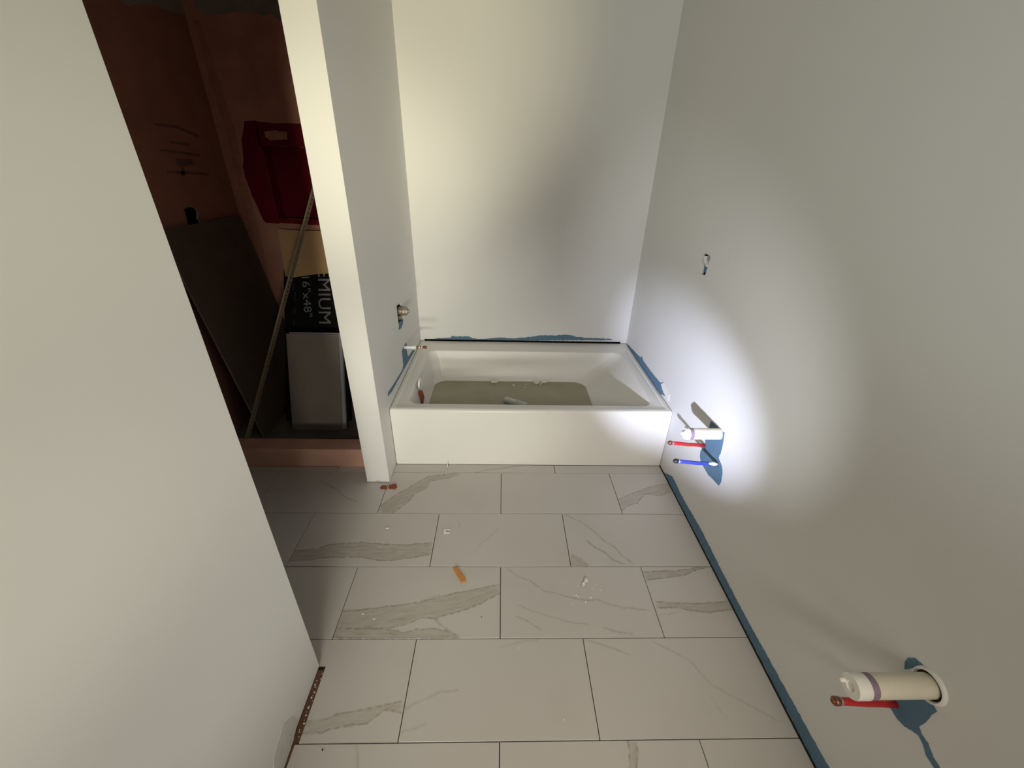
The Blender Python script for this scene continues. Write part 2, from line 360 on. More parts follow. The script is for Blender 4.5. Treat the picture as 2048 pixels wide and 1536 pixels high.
strip_pix('seam_tape', w_sb, 1, YB, -.001, [(388, 40), (402, 42), (440, 165), (470, 260), (492, 360), (520, 470), (548, 600), (566, 690), (552, 690), (528, 590), (500, 470), (477, 370), (452, 262), (420, 165)], None, .02, .003, M_seam)
for q in ([(308, 246), (352, 250), (398, 270), (396, 275), (350, 256), (309, 250)], [(338, 281), (380, 287), (378, 292), (340, 286)], [(320, 298), (360, 302), (402, 309), (400, 313), (358, 307), (321, 302)],
          [(352, 316), (384, 318), (388, 330), (368, 333), (354, 331)], [(334, 341), (372, 342), (418, 347), (416, 351), (370, 348), (335, 346)], [(361, 335), (368, 335), (370, 352), (363, 352)]):
    strip_pix('printed_mark', w_sl, 0, SX, .0006, q, None, .015, .002, M_mark)

# ------------------------------------------------------------------ floor tiles with marble veins
P1 = (480, 900, 3.840); P2 = (960, 900, 3.4914); P3 = (500, 1240, 2.7676); P4 = (1100, 1000, 2.160); P5 = (760, 580, 3.413)
VEINS = [  # crop, upper edge, lower edge (None: thin vein of the given width in metres), strength
 (P1, [(400, 775), (440, 770), (570, 760), (700, 725), (850, 712), (950, 708), (1100, 725), (1280, 730), (1400, 715), (1490, 710)], [(370, 850), (540, 845), (650, 828), (850, 822), (960, 828), (1060, 850), (1200, 845), (1330, 825), (1480, 800)], .9),
 (P1, [(775, 1235), (960, 1225), (1200, 1195), (1400, 1165), (1600, 1110), (1800, 1075), (1900, 1050), (1997, 1035)], [(735, 1370), (1000, 1375), (1150, 1370), (1250, 1345), (1400, 1290), (1500, 1295), (1700, 1235), (1850, 1180), (1997, 1100)], .8),
 (P1, [(690, 1370), (1000, 1370), (1120, 1380), (1250, 1400), (1350, 1380), (1500, 1370), (1600, 1395), (1690, 1440)], [(690, 1445), (1690, 1447)], .8),
 (P1, [(1380, 1165), (1450, 1135), (1530, 1115)], .0035, .6),
 (P1, [(1490, 1290), (1540, 1340), (1590, 1380), (1690, 1440)], .008, .7),
 (P1, [(1060, 440), (1170, 360), (1260, 310), (1330, 270), (1450, 200), (1640, 180)], [(1150, 500), (1290, 400), (1340, 340), (1440, 285), (1460, 240), (1600, 215), (1690, 186)], .9),
 (P1, [(620, 240), (690, 275), (750, 310), (800, 360), (900, 400)], .009, .7),
 (P1, [(680, 195), (705, 165), (735, 150)], .008, .8),
 (P5, [(640, 1250), (740, 1228), (840, 1215), (1000, 1195), (1190, 1200)], .007, .8),
 (P2, [(590, 450), (700, 500), (790, 560), (870, 640), (945, 680), (990, 740), (1080, 800)], .007, .8),
 (P2, [(745, 630), (800, 680), (880, 720), (920, 760), (1010, 800)], .010, .85),
 (P2, [(640, 730), (700, 755), (760, 805)], [(640, 805), (700, 808), (750, 809)], .7),
 (P2, [(970, 345), (1050, 308), (1130, 278), (1200, 255), (1335, 232)], [(985, 425), (1040, 385), (1100, 370), (1150, 308), (1260, 322), (1345, 285)], .75),
 (P2, [(180, 820), (260, 880), (360, 920), (440, 980), (530, 1000), (650, 1035), (760, 1050), (820, 1045), (880, 1070), (1000, 1100), (1180, 1120)], .007, .6),
 (P2, [(260, 1080), (380, 1130), (500, 1165), (620, 1200), (760, 1220)], .005, .45),
 (P2, [(250, 1155), (340, 1200), (430, 1260)], .006, .5),
 (P2, [(860, 1240), (960, 1270), (1070, 1285)], .008, .6),
 (P2, [(1150, 850), (1250, 845), (1350, 845), (1450, 830), (1600, 803)], [(1165, 910), (1260, 895), (1350, 885), (1440, 870), (1500, 840), (1600, 815)], .95),
 (P2, [(1228, 1060), (1400, 1070), (1550, 1070), (1740, 1055)], [(1240, 1098), (1400, 1103), (1500, 1123), (1600, 1133), (1765, 1113)], .8),
 (P2, [(1235, 1097), (1400, 1102), (1500, 1122), (1600, 1132), (1765, 1112)], .007, .9),
 (P2, [(1240, 1150), (1330, 1142), (1395, 1130)], .003, .5),
 (P3, [(310, 560), (420, 550), (480, 520), (620, 500), (740, 470), (850, 452)], [(275, 632), (400, 622), (450, 600), (540, 585), (650, 570), (700, 528), (760, 490), (838, 515)], .6),
 (P3, [(275, 628), (400, 620), (450, 598), (540, 585), (650, 568), (700, 530), (740, 495), (835, 515)], .004, .8),
 (P3, [(855, 500), (960, 440), (1040, 402), (1160, 390)], .008, .45),
 (P3, [(820, 630), (900, 605), (980, 570)], .008, .35),
 (P3, [(1380, 155), (1500, 120), (1600, 110)], .006, .3),
 (P4, [(440, 610), (520, 650), (600, 690), (700, 800), (850, 880), (1000, 960)], .006, .45),
 (P4, [(160, 605), (240, 630), (350, 670)], .007, .45),
 (P4, [(695, 840), (720, 890), (765, 945)], .005, .35),
 (P3, [(585, 690), (595, 750), (600, 830)], .008, .45),
 (P4, [(335, 1045), (345, 1100), (340, 1170)], [(370, 1045), (378, 1100), (375, 1170)], .7),
 (P1, [(1660, 530), (1685, 570), (1680, 600)], .006, .5), (P1, [(1810, 770), (1850, 720), (1985, 600)], .006, .35),
]
def wpt(p, crop): q = U(crop[0]+p[0]/crop[2], crop[1]+p[1]/crop[2], 2, 0); return (q.x, q.y)
VW = []
for cr, up, lo, stn in VEINS:
    a = [wpt(p, cr) for p in up]; b = [wpt(p, cr) for p in lo] if isinstance(lo, list) else None
    VW.append((a, b, lo if b is None else 0, stn))
TILE_SPECS = {}
def tile_material(name, veins, centre, seed):
    M = bpy.data.materials.new(name); M.use_nodes = True; nt = M.node_tree; N = nt.nodes; Lk = nt.links; bs = N['Principled BSDF']
    def math_(op, a, b=None, c=None, clamp=False):
        n = N.new('ShaderNodeMath'); n.operation = op; n.use_clamp = clamp
        for i, x in enumerate((a, b, c)):
            if x is None: continue
            if isinstance(x, (int, float)): n.inputs[i].default_value = x
            else: Lk.new(x, n.inputs[i])
        return n.outputs[0]
    def smooth(x, lo, hi):
        n = N.new('ShaderNodeMapRange'); n.interpolation_type = 'SMOOTHSTEP'; Lk.new(x, n.inputs[0])
        n.inputs[1].default_value = lo; n.inputs[2].default_value = hi; n.inputs[3].default_value = 0; n.inputs[4].default_value = 1
        return n.outputs[0]
    tc = N.new('ShaderNodeTexCoord')
    ns = N.new('ShaderNodeTexNoise'); ns.inputs['Scale'].default_value = 28; ns.inputs['Detail'].default_value = 6; ns.inputs['Roughness'].default_value = .65
    mp = N.new('ShaderNodeMapping'); mp.inputs['Location'].default_value = (seed*3.7, seed*1.3, 0); Lk.new(tc.outputs['Object'], mp.inputs[0]); Lk.new(mp.outputs[0], ns.inputs['Vector'])
    v1 = N.new('ShaderNodeVectorMath'); v1.operation = 'SUBTRACT'; Lk.new(ns.outputs['Color'], v1.inputs[0]); v1.inputs[1].default_value = (.5, .5, .5)
    v2 = N.new('ShaderNodeVectorMath'); v2.operation = 'SCALE'; Lk.new(v1.outputs[0], v2.inputs[0]); v2.inputs['Scale'].default_value = .016
    v3 = N.new('ShaderNodeVectorMath'); v3.operation = 'ADD'; Lk.new(tc.outputs['Object'], v3.inputs[0]); Lk.new(v2.outputs[0], v3.inputs[1])
    P = v3.outputs[0]
    # soft cloud of the tile body
    n2 = N.new('ShaderNodeTexNoise'); n2.inputs['Scale'].default_value = 3.2; n2.inputs['Detail'].default_value = 3; Lk.new(mp.outputs[0], n2.inputs['Vector'])
    cloud = math_('MULTIPLY', smooth(n2.outputs['Fac'], .52, .78), .16)
    n3 = N.new('ShaderNodeTexNoise'); n3.inputs['Scale'].default_value = 60; n3.inputs['Detail'].default_value = 4; Lk.new(mp.outputs[0], n3.inputs['Vector'])
    fill = cloud; dark = None
    for up, lo, wd, stn in veins:
        allp = up+(lo or [])
        A = Vector(up[0]); E = Vector(up[-1]); u = (E-A).normalized(); n_ = Vector((-u.y, u.x))
        tv = [(Vector(p)-A).dot(u) for p in allp]; dv = [(Vector(p)-A).dot(n_) for p in allp]
        t0, t1 = min(tv), max(tv); d0, d1 = min(dv)-.002, max(dv)+.002; rng = d1-d0
        c = Vector(centre)
        def dotn(vec, off):
            n = N.new('ShaderNodeVectorMath'); n.operation = 'DOT_PRODUCT'; Lk.new(P, n.inputs[0]); n.inputs[1].default_value = (vec.x, vec.y, 0)
            return math_('ADD', n.outputs['Value'], (c-A).dot(vec)-off)
        t = math_('DIVIDE', dotn(u, t0), t1-t0); dd = math_('DIVIDE', dotn(n_, d0), rng)
        def curve(pts):
            pts = sorted((((Vector(p)-A).dot(u)-t0)/(t1-t0), ((Vector(p)-A).dot(n_)-d0)/rng) for p in pts)
            fc = N.new('ShaderNodeFloatCurve'); cv = fc.mapping.curves[0]
            cl = lambda x: min(1, max(0, x))
            cv.points[0].location = (0, cl(pts[0][1])); cv.points[1].location = (1, cl(pts[-1][1]))
            for x, y in pts:
                if .01 < x < .99: cv.points.new(x, cl(y))
            for q in cv.points: q.handle_type = 'VECTOR'
            fc.mapping.update(); Lk.new(t, fc.inputs['Value']); return fc.outputs[0]
        fu = curve(up)
        tm = math_('MULTIPLY', smooth(t, -.02, .03), math_('SUBTRACT', 1, smooth(t, .96, 1.02)))
        if lo:
            fl = curve(lo); s = .0016/rng
            au = math_('SUBTRACT', fu, dd); al = math_('SUBTRACT', dd, fl)
            if sum(dv[:len(up)])/len(up) < sum(dv[len(up):])/len(lo): au, al = math_('MULTIPLY', au, -1), math_('MULTIPLY', al, -1)
            mk = math_('MULTIPLY', math_('MULTIPLY', smooth(au, -s, s), smooth(al, -s, s)), tm)
            ed = math_('MULTIPLY', math_('MULTIPLY', math_('SUBTRACT', 1, smooth(math_('ABSOLUTE', math_('MINIMUM', au, al)), 0, .0055/rng)), tm), smooth(n3.outputs['Fac'], .30, .60))
            st = N.new('ShaderNodeTexNoise'); st.inputs['Scale'].default_value = 1; st.inputs['Detail'].default_value = 6; st.inputs['Roughness'].default_value = .7
            cx_ = N.new('ShaderNodeCombineXYZ'); Lk.new(math_('MULTIPLY', t, (t1-t0)*14), cx_.inputs[0]); Lk.new(math_('MULTIPLY', dd, rng*85), cx_.inputs[1]); cx_.inputs[2].default_value = seed*1.7
            Lk.new(cx_.outputs[0], st.inputs['Vector'])
            body = math_('MULTIPLY', math_('ADD', .30, math_('MULTIPLY', smooth(st.outputs['Fac'], .25, .75), .85)), stn)
            f_ = math_('MULTIPLY', mk, body); dk = math_('MAXIMUM', math_('MULTIPLY', ed, stn*.8), math_('MULTIPLY', math_('MULTIPLY', mk, smooth(st.outputs['Fac'], .60, .78)), stn*.5))
        else:
            a = math_('DIVIDE', math_('ABSOLUTE', math_('SUBTRACT', dd, fu)), math_('ADD', .45, math_('MULTIPLY', n3.outputs['Fac'], 1.1)))
            f_ = math_('MULTIPLY', math_('MULTIPLY', math_('SUBTRACT', 1, smooth(a, 0, wd*1.3/rng)), tm), stn*.6)
            dk = math_('MULTIPLY', math_('MULTIPLY', math_('SUBTRACT', 1, smooth(a, 0, wd*.45/rng)), tm), math_('MULTIPLY', smooth(n3.outputs['Fac'], .3, .65), stn*.7))
        fill = math_('MAXIMUM', fill, f_); dark = dk if dark is None else math_('MAXIMUM', dark, dk)
    def mixc(fac, a, b):
        n = N.new('ShaderNodeMix'); n.data_type = 'RGBA'; Lk.new(fac, n.inputs[0])
        if isinstance(a, tuple): n.inputs[6].default_value = a
        else: Lk.new(a, n.inputs[6])
        n.inputs[7].default_value = b; return n.outputs[2]
    colr = mixc(fill, (.545, .515, .480, 1), (.375, .34, .28, 1))
    if dark is not None: colr = mixc(dark, colr, (.215, .185, .145, 1))
    # dusty white smears
    n5 = N.new('ShaderNodeTexNoise'); n5.inputs['Scale'].default_value = 14; n5.inputs['Detail'].default_value = 8; n5.inputs['Roughness'].default_value = .7; Lk.new(mp.outputs[0], n5.inputs['Vector'])
    colr = mixc(math_('MULTIPLY', smooth(n5.outputs['Fac'], .66, .76), .35), colr, (.68, .66, .62, 1))
    Lk.new(colr, bs.inputs['Base Color'])
    bs.inputs['Roughness'].default_value = .38; bs.inputs['Specular IOR Level'].default_value = .4
    return M
seed = 0
for k in range(-2, 5):
    y0, y1 = TY0+k*T, TY0+(k+1)*T
    if k == 4: y1 = 1.868
    offs = 0 if k % 2 else .5
    for i in range(-4, 3):
        x0, x1 = TX0+(i+offs)*2*T, TX0+(i+1+offs)*2*T
        xl = XL+.003 if k < 0 else (XL+.0185 if k == 0 else SX+.004)
        x0, x1 = max(x0, xl), XR-.0045 if x1 > XR-.04 else x1
        yy1 = y1
        if k == 4 and x1 < XP0+.15: yy1 = 1.842
        if k == 0 and i == -2: x0 = XL+.0185
        if x1-x0 < .02: continue
        seed += 1
        g = .0014
        cx, cy = (x0+x1)/2, (y0+yy1)/2
        bm = box_bm((x0+g-cx, y0+g-cy, -.009), (x1-g-cx, yy1-g-cy, rnd.uniform(-.0004, .0004)), .0009)
        if k == 0 and x0 < XL+.03:                 # notched round the wall end
            bm.free(); bm = bmesh.new(); pl = [(XL+.0185, y0+g), (x1-g, y0+g), (x1-g, yy1-g), (-.904, yy1-g), (-.904, .798), (XL+.0185, .798)]
            lo_ = [bm.verts.new((a-cx, b-cy, -.009)) for a, b in pl]; hi_ = [bm.verts.new((a-cx, b-cy, 0)) for a, b in pl]
            bm.faces.new(hi_); bm.faces.new(list(reversed(lo_)))
            for q_ in range(6): bm.faces.new((lo_[q_], lo_[(q_+1) % 6], hi_[(q_+1) % 6], hi_[q_]))
            bmesh.ops.recalc_face_normals(bm, faces=bm.faces)
        vs = [v for v in VW if x0 < sum(p[0] for p in v[0])/len(v[0]) < x1 and y0 < sum(p[1] for p in v[0])/len(v[0]) < yy1]
        o = from_bm('tile', bm, tile_material('marble_tile', vs, (cx, cy), seed))
        o.location = (cx, cy, 0); o.parent = floor

# ------------------------------------------------------------------ bathtub
def rrect(x0, x1, y0, y1, r, z, n=8):
    out = []
    for cx, cy, a0 in ((x1-r, y1-r, 0), (x0+r, y1-r, 90), (x0+r, y0+r, 180), (x1-r, y0+r, 270)):
        for i in range(n+1):
            a = math.radians(a0+90*i/n); out.append(Vector((cx+r*math.cos(a), cy+r*math.sin(a), z)))
    return out
TZ = .367; bx0, bx1, by0, by1 = XP1+.002, XR-.002, 1.870, YB-.012
loops = [rrect(bx0, bx1, by0, by1, .004, .0), rrect(bx0, bx1, by0, by1, .004, TZ-.014)]
for a in (25, 50, 75, 90):
    a = math.radians(a); o_ = .014*(1-math.cos(a)); loops.append(rrect(bx0+o_*.3, bx1-o_*.3, by0+o_, by1-o_*.3, .006, TZ-.014+.014*math.sin(a)))
loops += [rrect(bx0+.02, bx1-.02, by0+.03, by1-.05, .02, TZ), rrect(bx0+.024, bx1-.024, by0+.034, by1-.085, .02, TZ-.001), rrect(bx0+.028, bx1-.028, by0+.036, by1-.10, .02, TZ-.006)]
IX0, IX1, IY0, IY1 = -.502, .845, 1.950, 2.668
loops += [rrect(IX0-.012, IX1+.012, IY0-.012, IY1+.012, .06, TZ-.006), rrect(IX0-.004, IX1+.006, IY0-.004, IY1+.004, .06, TZ-.009),
          rrect(IX0, IX1, IY0, IY1, .06, TZ-.018), rrect(IX0+.012, IX1-.05, IY0+.010, IY1-.010, .07, TZ-.07),
          rrect(IX0+.024, IX1-.19, IY0+.03, IY1-.045, .08, .19), rrect(IX0+.034, IX1-.235, IY0+.045, IY1-.066, .09, .158), rrect(IX0+.06, IX1-.27, IY0+.07, IY1-.09, .09, .146), rrect(IX0+.12, IX1-.34, IY0+.13, IY1-.15, .06, .143)]
vs, fs = [], []
n = len(loops[0])
for l in loops: vs += l
for j in range(len(loops)-1):
    for i in range(n): fs.append((j*n+i, j*n+(i+1) % n, (j+1)*n+(i+1) % n, (j+1)*n+i))
fs.append(tuple((len(loops)-1)*n+i for i in range(n)))
fs.append(tuple(reversed(range(n))))
tub = mesh('bathtub', vs, fs, M_tub, smooth=True)
md = tub.modifiers.new('edges', 'EDGE_SPLIT'); md.split_angle = math.radians(38)
tag(tub, 'white alcove bathtub with plain flat apron set between the walls', 'bathtub')
# overflow fitting on the drain-end wall of the tub
ov = U(839, 767, 0, -.487)
lathe('overflow_cover', (-.4905, ov.y, ov.z), (1, 0, -.08), [(0, .034), (.008, .034), (.011, .030), (.011, .022), (.004, .019), (.003, .0)], M_pvc, tub)
lathe('overflow_gap', (-.4898, ov.y, ov.z), (1, 0, -.08), [(.0045, .0), (.006, .019), (.0062, .016), (.0065, 0)], M_cavity, tub)
# tan film on the tub bottom
fp = [(p.x, p.y) for p in rrect(IX0+.045, IX1-.245, IY0+.055, IY1-.074, .085, 0, 6)]
film = patch('protective_film', 2, .1588, .0012, fp, M_film)
tag(film, 'tan protective film lying over the whole bottom of the bathtub', 'film')
FZ = .160
# red rubber tag hanging from the overflow
q = [(838, 778), (845, 779), (849, 794), (846, 808), (836, 808), (834, 794)]
hp = [U(u, v, 1, ov.y-.02) for u, v in q]
bm = bmesh.new()
f1 = [bm.verts.new((p.x, ov.y-.035, p.z)) for p in hp]; f2 = [bm.verts.new((p.x+.002, ov.y-.029, p.z)) for p in hp]
bm.faces.new(f1); bm.faces.new(list(reversed(f2)))
for i in range(6): bm.faces.new((f1[i], f2[i], f2[(i+1) % 6], f1[(i+1) % 6]))
bmesh.ops.recalc_face_normals(bm, faces=bm.faces)
tag(from_bm('rubber_tag', bm, M_tag), 'brick red diamond shaped tag hanging below the tub overflow', 'tag')
# white rubbish in the tub
def crumple(name, loc, size, material, label, cat, group=None, sub=2, amp=.35, rot=0):
    bm = bmesh.new(); bmesh.ops.create_icosphere(bm, subdivisions=sub, radius=1)
    for v in bm.verts: v.co *= 1+rnd.uniform(-amp, amp)
    zmin = min(v.co.z for v in bm.verts)
    for v in bm.verts: v.co.z -= zmin
    bmesh.ops.scale(bm, verts=bm.verts, vec=Vector(size)*.5)
    bmesh.ops.rotate(bm, verts=bm.verts, cent=(0, 0, 0), matrix=Matrix.Rotation(rot, 3, 'Z'))
    o = from_bm(name, bm, material); o.location = loc
    return tag(o, label, cat, group)
p = U(989, 766, 2, FZ); crumple('paper_scrap', (p.x, p.y, FZ), (.045, .03, .025), M_paper, 'single crumpled white paper scrap at back of tub, left of the larger scraps', 'scrap')
p = U(1073, 768, 2, FZ); crumple('paper_scrap', (p.x, p.y, FZ), (.040, .03, .022), M_paper, 'rounded white scrap lying against the longer torn strip in tub', 'scrap')
a, b = U(1080, 767, 2, FZ), U(1101, 761, 2, FZ)
bm = bmesh.new(); N_ = 9; L1, L2 = [], []
for i in range(N_):
    t = i/(N_-1); c = a.lerp(b, t); w = .022*(1-.75*t)+.002*math.sin(i*2.1); z = FZ+.0045+.012*abs(math.sin(t*5))
    L1.append(bm.verts.new((c.x-.006, c.y-w-.012, z))); L2.append(bm.verts.new((c.x+.006, c.y+w*.6-.02, z+.010)))
for i in range(N_-1): bm.faces.new((L1[i], L1[i+1], L2[i+1], L2[i]))
r = bmesh.ops.extrude_face_region(bm, geom=bm.faces[:])
for g in r['geom']:
    if isinstance(g, bmesh.types.BMVert): g.co.z -= .0035
bmesh.ops.recalc_face_normals(bm, faces=bm.faces)
tag(from_bm('paper_strip', bm, M_paper), 'long twisted white paper strip at the back of the tub bottom', 'scrap')
for (u, v, s, lab) in ((1027, 771, .020, 'small white scrap leftmost of three in tub, beside the curled tube'), (1052, 769, .014, 'small white scrap farthest back of the three in mid tub'), (1050, 775, .013, 'tiny white scrap nearest front of the three in mid tub'), (857, 791, .022, 'flat white scrap by the red tag on the tub bottom')):
    p = U(u, v, 2, FZ); crumple('paper_scrap', (p.x, p.y, FZ), (s, s*.8, s*.35), M_paper, lab, 'scrap', 'small scraps in the tub', 1, .3, rnd.uniform(0, 3))
a, b = U(1010, 799, 2, FZ+.02), U(1054, 812, 2, FZ+.016)
tb = lathe('caulk_tube', a, b-a, [(-.004, 0), (0, .018), (.004, .021), ((b-a).length*.55, .021), ((b-a).length*.56, .017), ((b-a).length*.60, .017), ((b-a).length*.62, .021), ((b-a).length, .021), ((b-a).length+.002, .0)], M_roll)
tag(tb, 'pale grey plastic tube lying on the tan bottom of the tub', 'tube')

# ------------------------------------------------------------------ tub spout stub and valve on the partition
p0 = U(808, 695, 0, XP1); p1 = U(853, 694.5, 1, p0.y)
sp = empty('spout_pipe', p0); tag(sp, 'short copper spout stub with white tape sticking from partition over tub', 'pipe')
mid = p0.lerp(p1, .62)
tube('copper_pipe', [p0-Vector((.0, 0, 0)), mid, p1], [.007, .0072, .0072], M_copper, sp)
tube('end_cap', [p0.lerp(p1, .90), p0.lerp(p1, .97), p1+Vector((.003, 0, 0))], [.0088, .0092, .0060], M_copper, sp)
tube('tape_wrap', [p0+Vector((.002, 0, 0)), p0.lerp(p1, .22), p0.lerp(p1, .30), p0.lerp(p1, .42), p0.lerp(p1, .55)], [.0088, .0092, .0085, .0125, .0082], M_plaster, sp)
for t in (.66, .78): tube('solder_ring', [p0.lerp(p1, t), p0.lerp(p1, t+.045)], .0084, M_plaster, sp)
v0 = Vector((XP1-.055, 2.345, .752))
va = empty('shower_valve', v0); tag(va, 'rough brass mixing valve poking through ragged hole above the tub', 'valve')
lathe('valve_body', v0, (1, 0, 0), [(0, .0), (0, .025), (.05, .025), (.052, .023), (.068, .023)], M_brass, va)
lathe('valve_collar', v0, (1, 0, 0), [(.066, .0), (.066, .025), (.070, .028), (.082, .028), (.086, .025), (.088, .024), (.094, .022), (.094, 0)], M_brass, va, n=10, flat=True)
lathe('valve_stem', v0, (1, 0, 0), [(.090, .0), (.090, .010), (.104, .010), (.106, .0)], M_brass, va)
lathe('valve_port', v0+Vector((.035, .0, -.10)), (0, 0, 1), [(0, 0), (0, .018), (.05, .018), (.055, .022), (.075, .022)], M_brass, va)

# ------------------------------------------------------------------ stub-outs on the right wall
def drain(base, tip_x, rad, label, cone, ring):
    d = empty('drain_pipe', base); tag(d, label, 'pipe'); L_ = XR-tip_x; o = Vector((XR-.001, base.y, base.z)); ax = (-1, 0, 0)
    body = L_-.048 if cone else L_-.046
    lathe('pipe_body', o, ax, [(0, rad*.98), (.002, rad), (body, rad), (body, rad*.9)], M_pvc_body, d)
    lathe('primer_band', o, ax, [(body-.001, rad*.9), (body-.001, rad*1.015), (body+.016, rad*1.015), (body+.016, rad*.9)], M_purple, d)
    if cone:
        e0 = body+.015
        lathe('test_cap', o, ax, [(e0, rad*.9), (e0, rad*1.04), (e0+.015, rad*1.04), (e0+.017, rad*.97), (e0+.017, rad*.62), (e0+.018, rad*.5)], M_pvc, d)
        lathe('cap_nozzle', o+Vector((0, 0, 0)), ax, [(e0+.016, rad*.55), (e0+.030, rad*.32), (L_, rad*.08), (L_+.001, 0)], M_pvc, d)
        t = math.radians(60)
        tube('cap_vent', [o+Vector((-e0-.015, -.002, rad*.68)), o+Vector((-e0-.022, -.002, rad*.70))], .003, M_steel, d, 8)
    else:
        e0 = body+.015
        lathe('test_cap', o, ax, [(e0, rad*.9), (e0, rad*1.06), (e0+.026, rad*1.06), (e0+.029, rad*1.02), (e0+.029, rad*.46), (e0+.0265, rad*.36), (e0+.0265, 0)], M_pvc, d)
        lathe('cap_nozzle', o+Vector((0, rad*.62, -rad*.18)), ax, [(e0+.028, rad*.24), (e0+.036, rad*.20), (e0+.039, rad*.12), (e0+.039, 0)], M_pvc, d)
    if ring:
        lathe('plaster_ring', o, ax, [(-.001, rad*1.18), (.004, rad*1.20), (.007, rad*1.28), (.006, rad*1.42), (-.001, rad*1.5)], M_plaster, d)
        lathe('ring_gap', o, ax, [(.0, rad*.99), (.0012, rad*1.0), (.0012, rad*1.2), (.0, rad*1.21)], M_cavity, d)
    return d
D1 = U(1440, 868, 0, XR)
drain(D1, .770, .0245, 'white capped drain pipe with purple band and pointed nozzle, beside the bathtub', True, False)
D2 = U(1860, 1371, 0, XR)
drain(D2, .760, .0245, 'large white capped drain pipe with purple band near the photo corner', False, True)
def supply(p_wall, p_tip, rad, material, label, crimp, dab=False):
    s = empty('supply_pipe', p_wall); tag(s, label, 'pipe')
    mid = p_wall.lerp(p_tip, .5)+Vector((0, 0, -.002))
    tube('pex_pipe', [p_wall, p_wall.lerp(p_tip, .25), mid, p_wall.lerp(p_tip, .8), p_tip], rad, material, s)
    tube('crimp_ring', [p_wall.lerp(p_tip, .955), p_wall.lerp(p_tip, .96), p_wall.lerp(p_tip, 1.03), p_wall.lerp(p_tip, 1.035)], [rad*.9, rad*1.22, rad*1.22, rad*.9], crimp, s)
    tube('end_plug', [p_wall.lerp(p_tip, 1.03), p_wall.lerp(p_tip, 1.06)], rad*.72, crimp, s)
    tube('clear_band', [p_wall.lerp(p_tip, .915), p_wall.lerp(p_tip, .945)], rad*1.06, M_steel, s)
    if dab: tube('white_dab', [p_wall+Vector((-.004, -.004, .004)), p_wall.lerp(p_tip, .12)+Vector((0, -.004, .004)), p_wall.lerp(p_tip, .24)+Vector((0, -.004, .004))], [.005, .0085, .004], M_plaster, s)  # small white oval at the pipe base
pw = U(1436, 929, 0, XR); pt = U(1352, 922, 1, pw.y-.002)
supply(pw, pt, .0082, M_bluepex, 'blue water supply stub below the red one, beside the bathtub', M_darkmetal, True)
pw = U(1410, 891, 0, XR); pt = U(1340, 885.5, 1, pw.y-.002)
supply(pw, pt, .0082, M_red, 'bright red water supply stub under the white pipe beside the bathtub', M_copper)
pw = U(1792, 1408, 0, XR); pt = U(1672, 1402, 1, pw.y-.002)
supply(pw, pt, .0082, M_red, 'dark red water supply stub under the large drain pipe in the near corner', M_copper)

# ------------------------------------------------------------------ shower: curb, pan and stored materials
cz = .118
curb = tag(empty('shower_curb', (-1.2, 1.88, 0)), 'red-brown membrane covered curb across the dark shower opening', 'curb')
box('curb_core', (SX+.001, 1.846, -.010), (XP0-.001, 1.945, cz), M_curb, curb, .004, 2)
box('curb_fold', (SX+.001, 1.8425, cz-.028), (XP0-.001, 1.9, cz+.0015), M_curb, curb, .0015)
pan = box('shower_pan', (SX+.001, 1.945, -.010), (XP0-.001, YB-.001, -.0005), M_pan)
tag(pan, 'grey shower floor pan behind the red-brown curb', 'shower pan')
# backer board leaning on the left shower wall
lean = .19; bl = 1.22; bz = math.sqrt(bl**2-lean**2)
xb = -1.462; y0, y1 = 2.115, 2.80
bo = empty('backer_board', (xb, y0, 0)); tag(bo, 'tall dark grey backer board leaning against the left shower wall', 'board')
solid('board_face', [(xb, y0, .002), (xb, y1, .002), (xb-lean, y1, bz), (xb-lean, y0, bz)], .011, M_board, bo)
solid('board_edge', [(xb-.002, y0-.0015, .002), (xb-.002, y0, .002), (xb-lean-.002, y0, bz), (xb-lean-.002, y0-.0015, bz)], .009, M_boardedge, bo)
# black tile carton standing on end, leaning on the back wall
Yb0, Yb1, zt = 2.282, 2.795, 1.085
bx0_, bx1_ = -1.398, -.985
axis_up = (Vector((0, Yb1-Yb0, zt))).normalized()
nrm = Vector((0, -axis_up.z, axis_up.y))
def BP(x, h, off=0): return Vector((x, Yb0, .019)) + axis_up*h + nrm*off
Lb = math.hypot(Yb1-Yb0, zt)
carton = empty('tile_carton', (bx0_, Yb0, 0)); tag(carton, 'black tile carton with grey lettering leaning upright in the shower', 'box')
adopt_box = solid('carton_body', [BP(bx0_, 0), BP(bx1_, 0), BP(bx1_, Lb), BP(bx0_, Lb)], -.040, M_black, carton, .002)
# torn brown flap folded over the upper front
def onface(u, v, off):
    """carton-face coordinates of a photograph pixel"""
    dvec = right*((u-1024)/F_PX) + down*((v-768)/F_PX) + fwd; o = Vector((0, 0, CAM_H)); b0 = BP(0, 0, off)
    t = (b0-o).dot(nrm)/dvec.dot(nrm); q = o+dvec*t; return (q.x, (q-b0).dot(axis_up))
q = [onface(u, v, .004) for u, v in ((556, 458), (600, 461), (645, 462), (660, 545), (634, 548), (612, 551), (585, 555), (571, 553))]
q[2] = (q[2][0]+.06, q[2][1]); q[3] = (q[3][0]+.06, q[3][1])
bm = bmesh.new(); t1_ = [bm.verts.new(BP(x, h, .006)) for x, h in q]; t2_ = [bm.verts.new(BP(x, h, .001)) for x, h in q]
bm.faces.new(t1_); bm.faces.new(list(reversed(t2_)))
for i in range(len(q)): bm.faces.new((t1_[i], t2_[i], t2_[(i+1) % len(q)], t1_[(i+1) % len(q)]))
bmesh.ops.recalc_face_normals(bm, faces=bm.faces)
fl = from_bm('carton_flap', bm, M_brown, carton); tag(fl, 'torn brown cardboard flap')
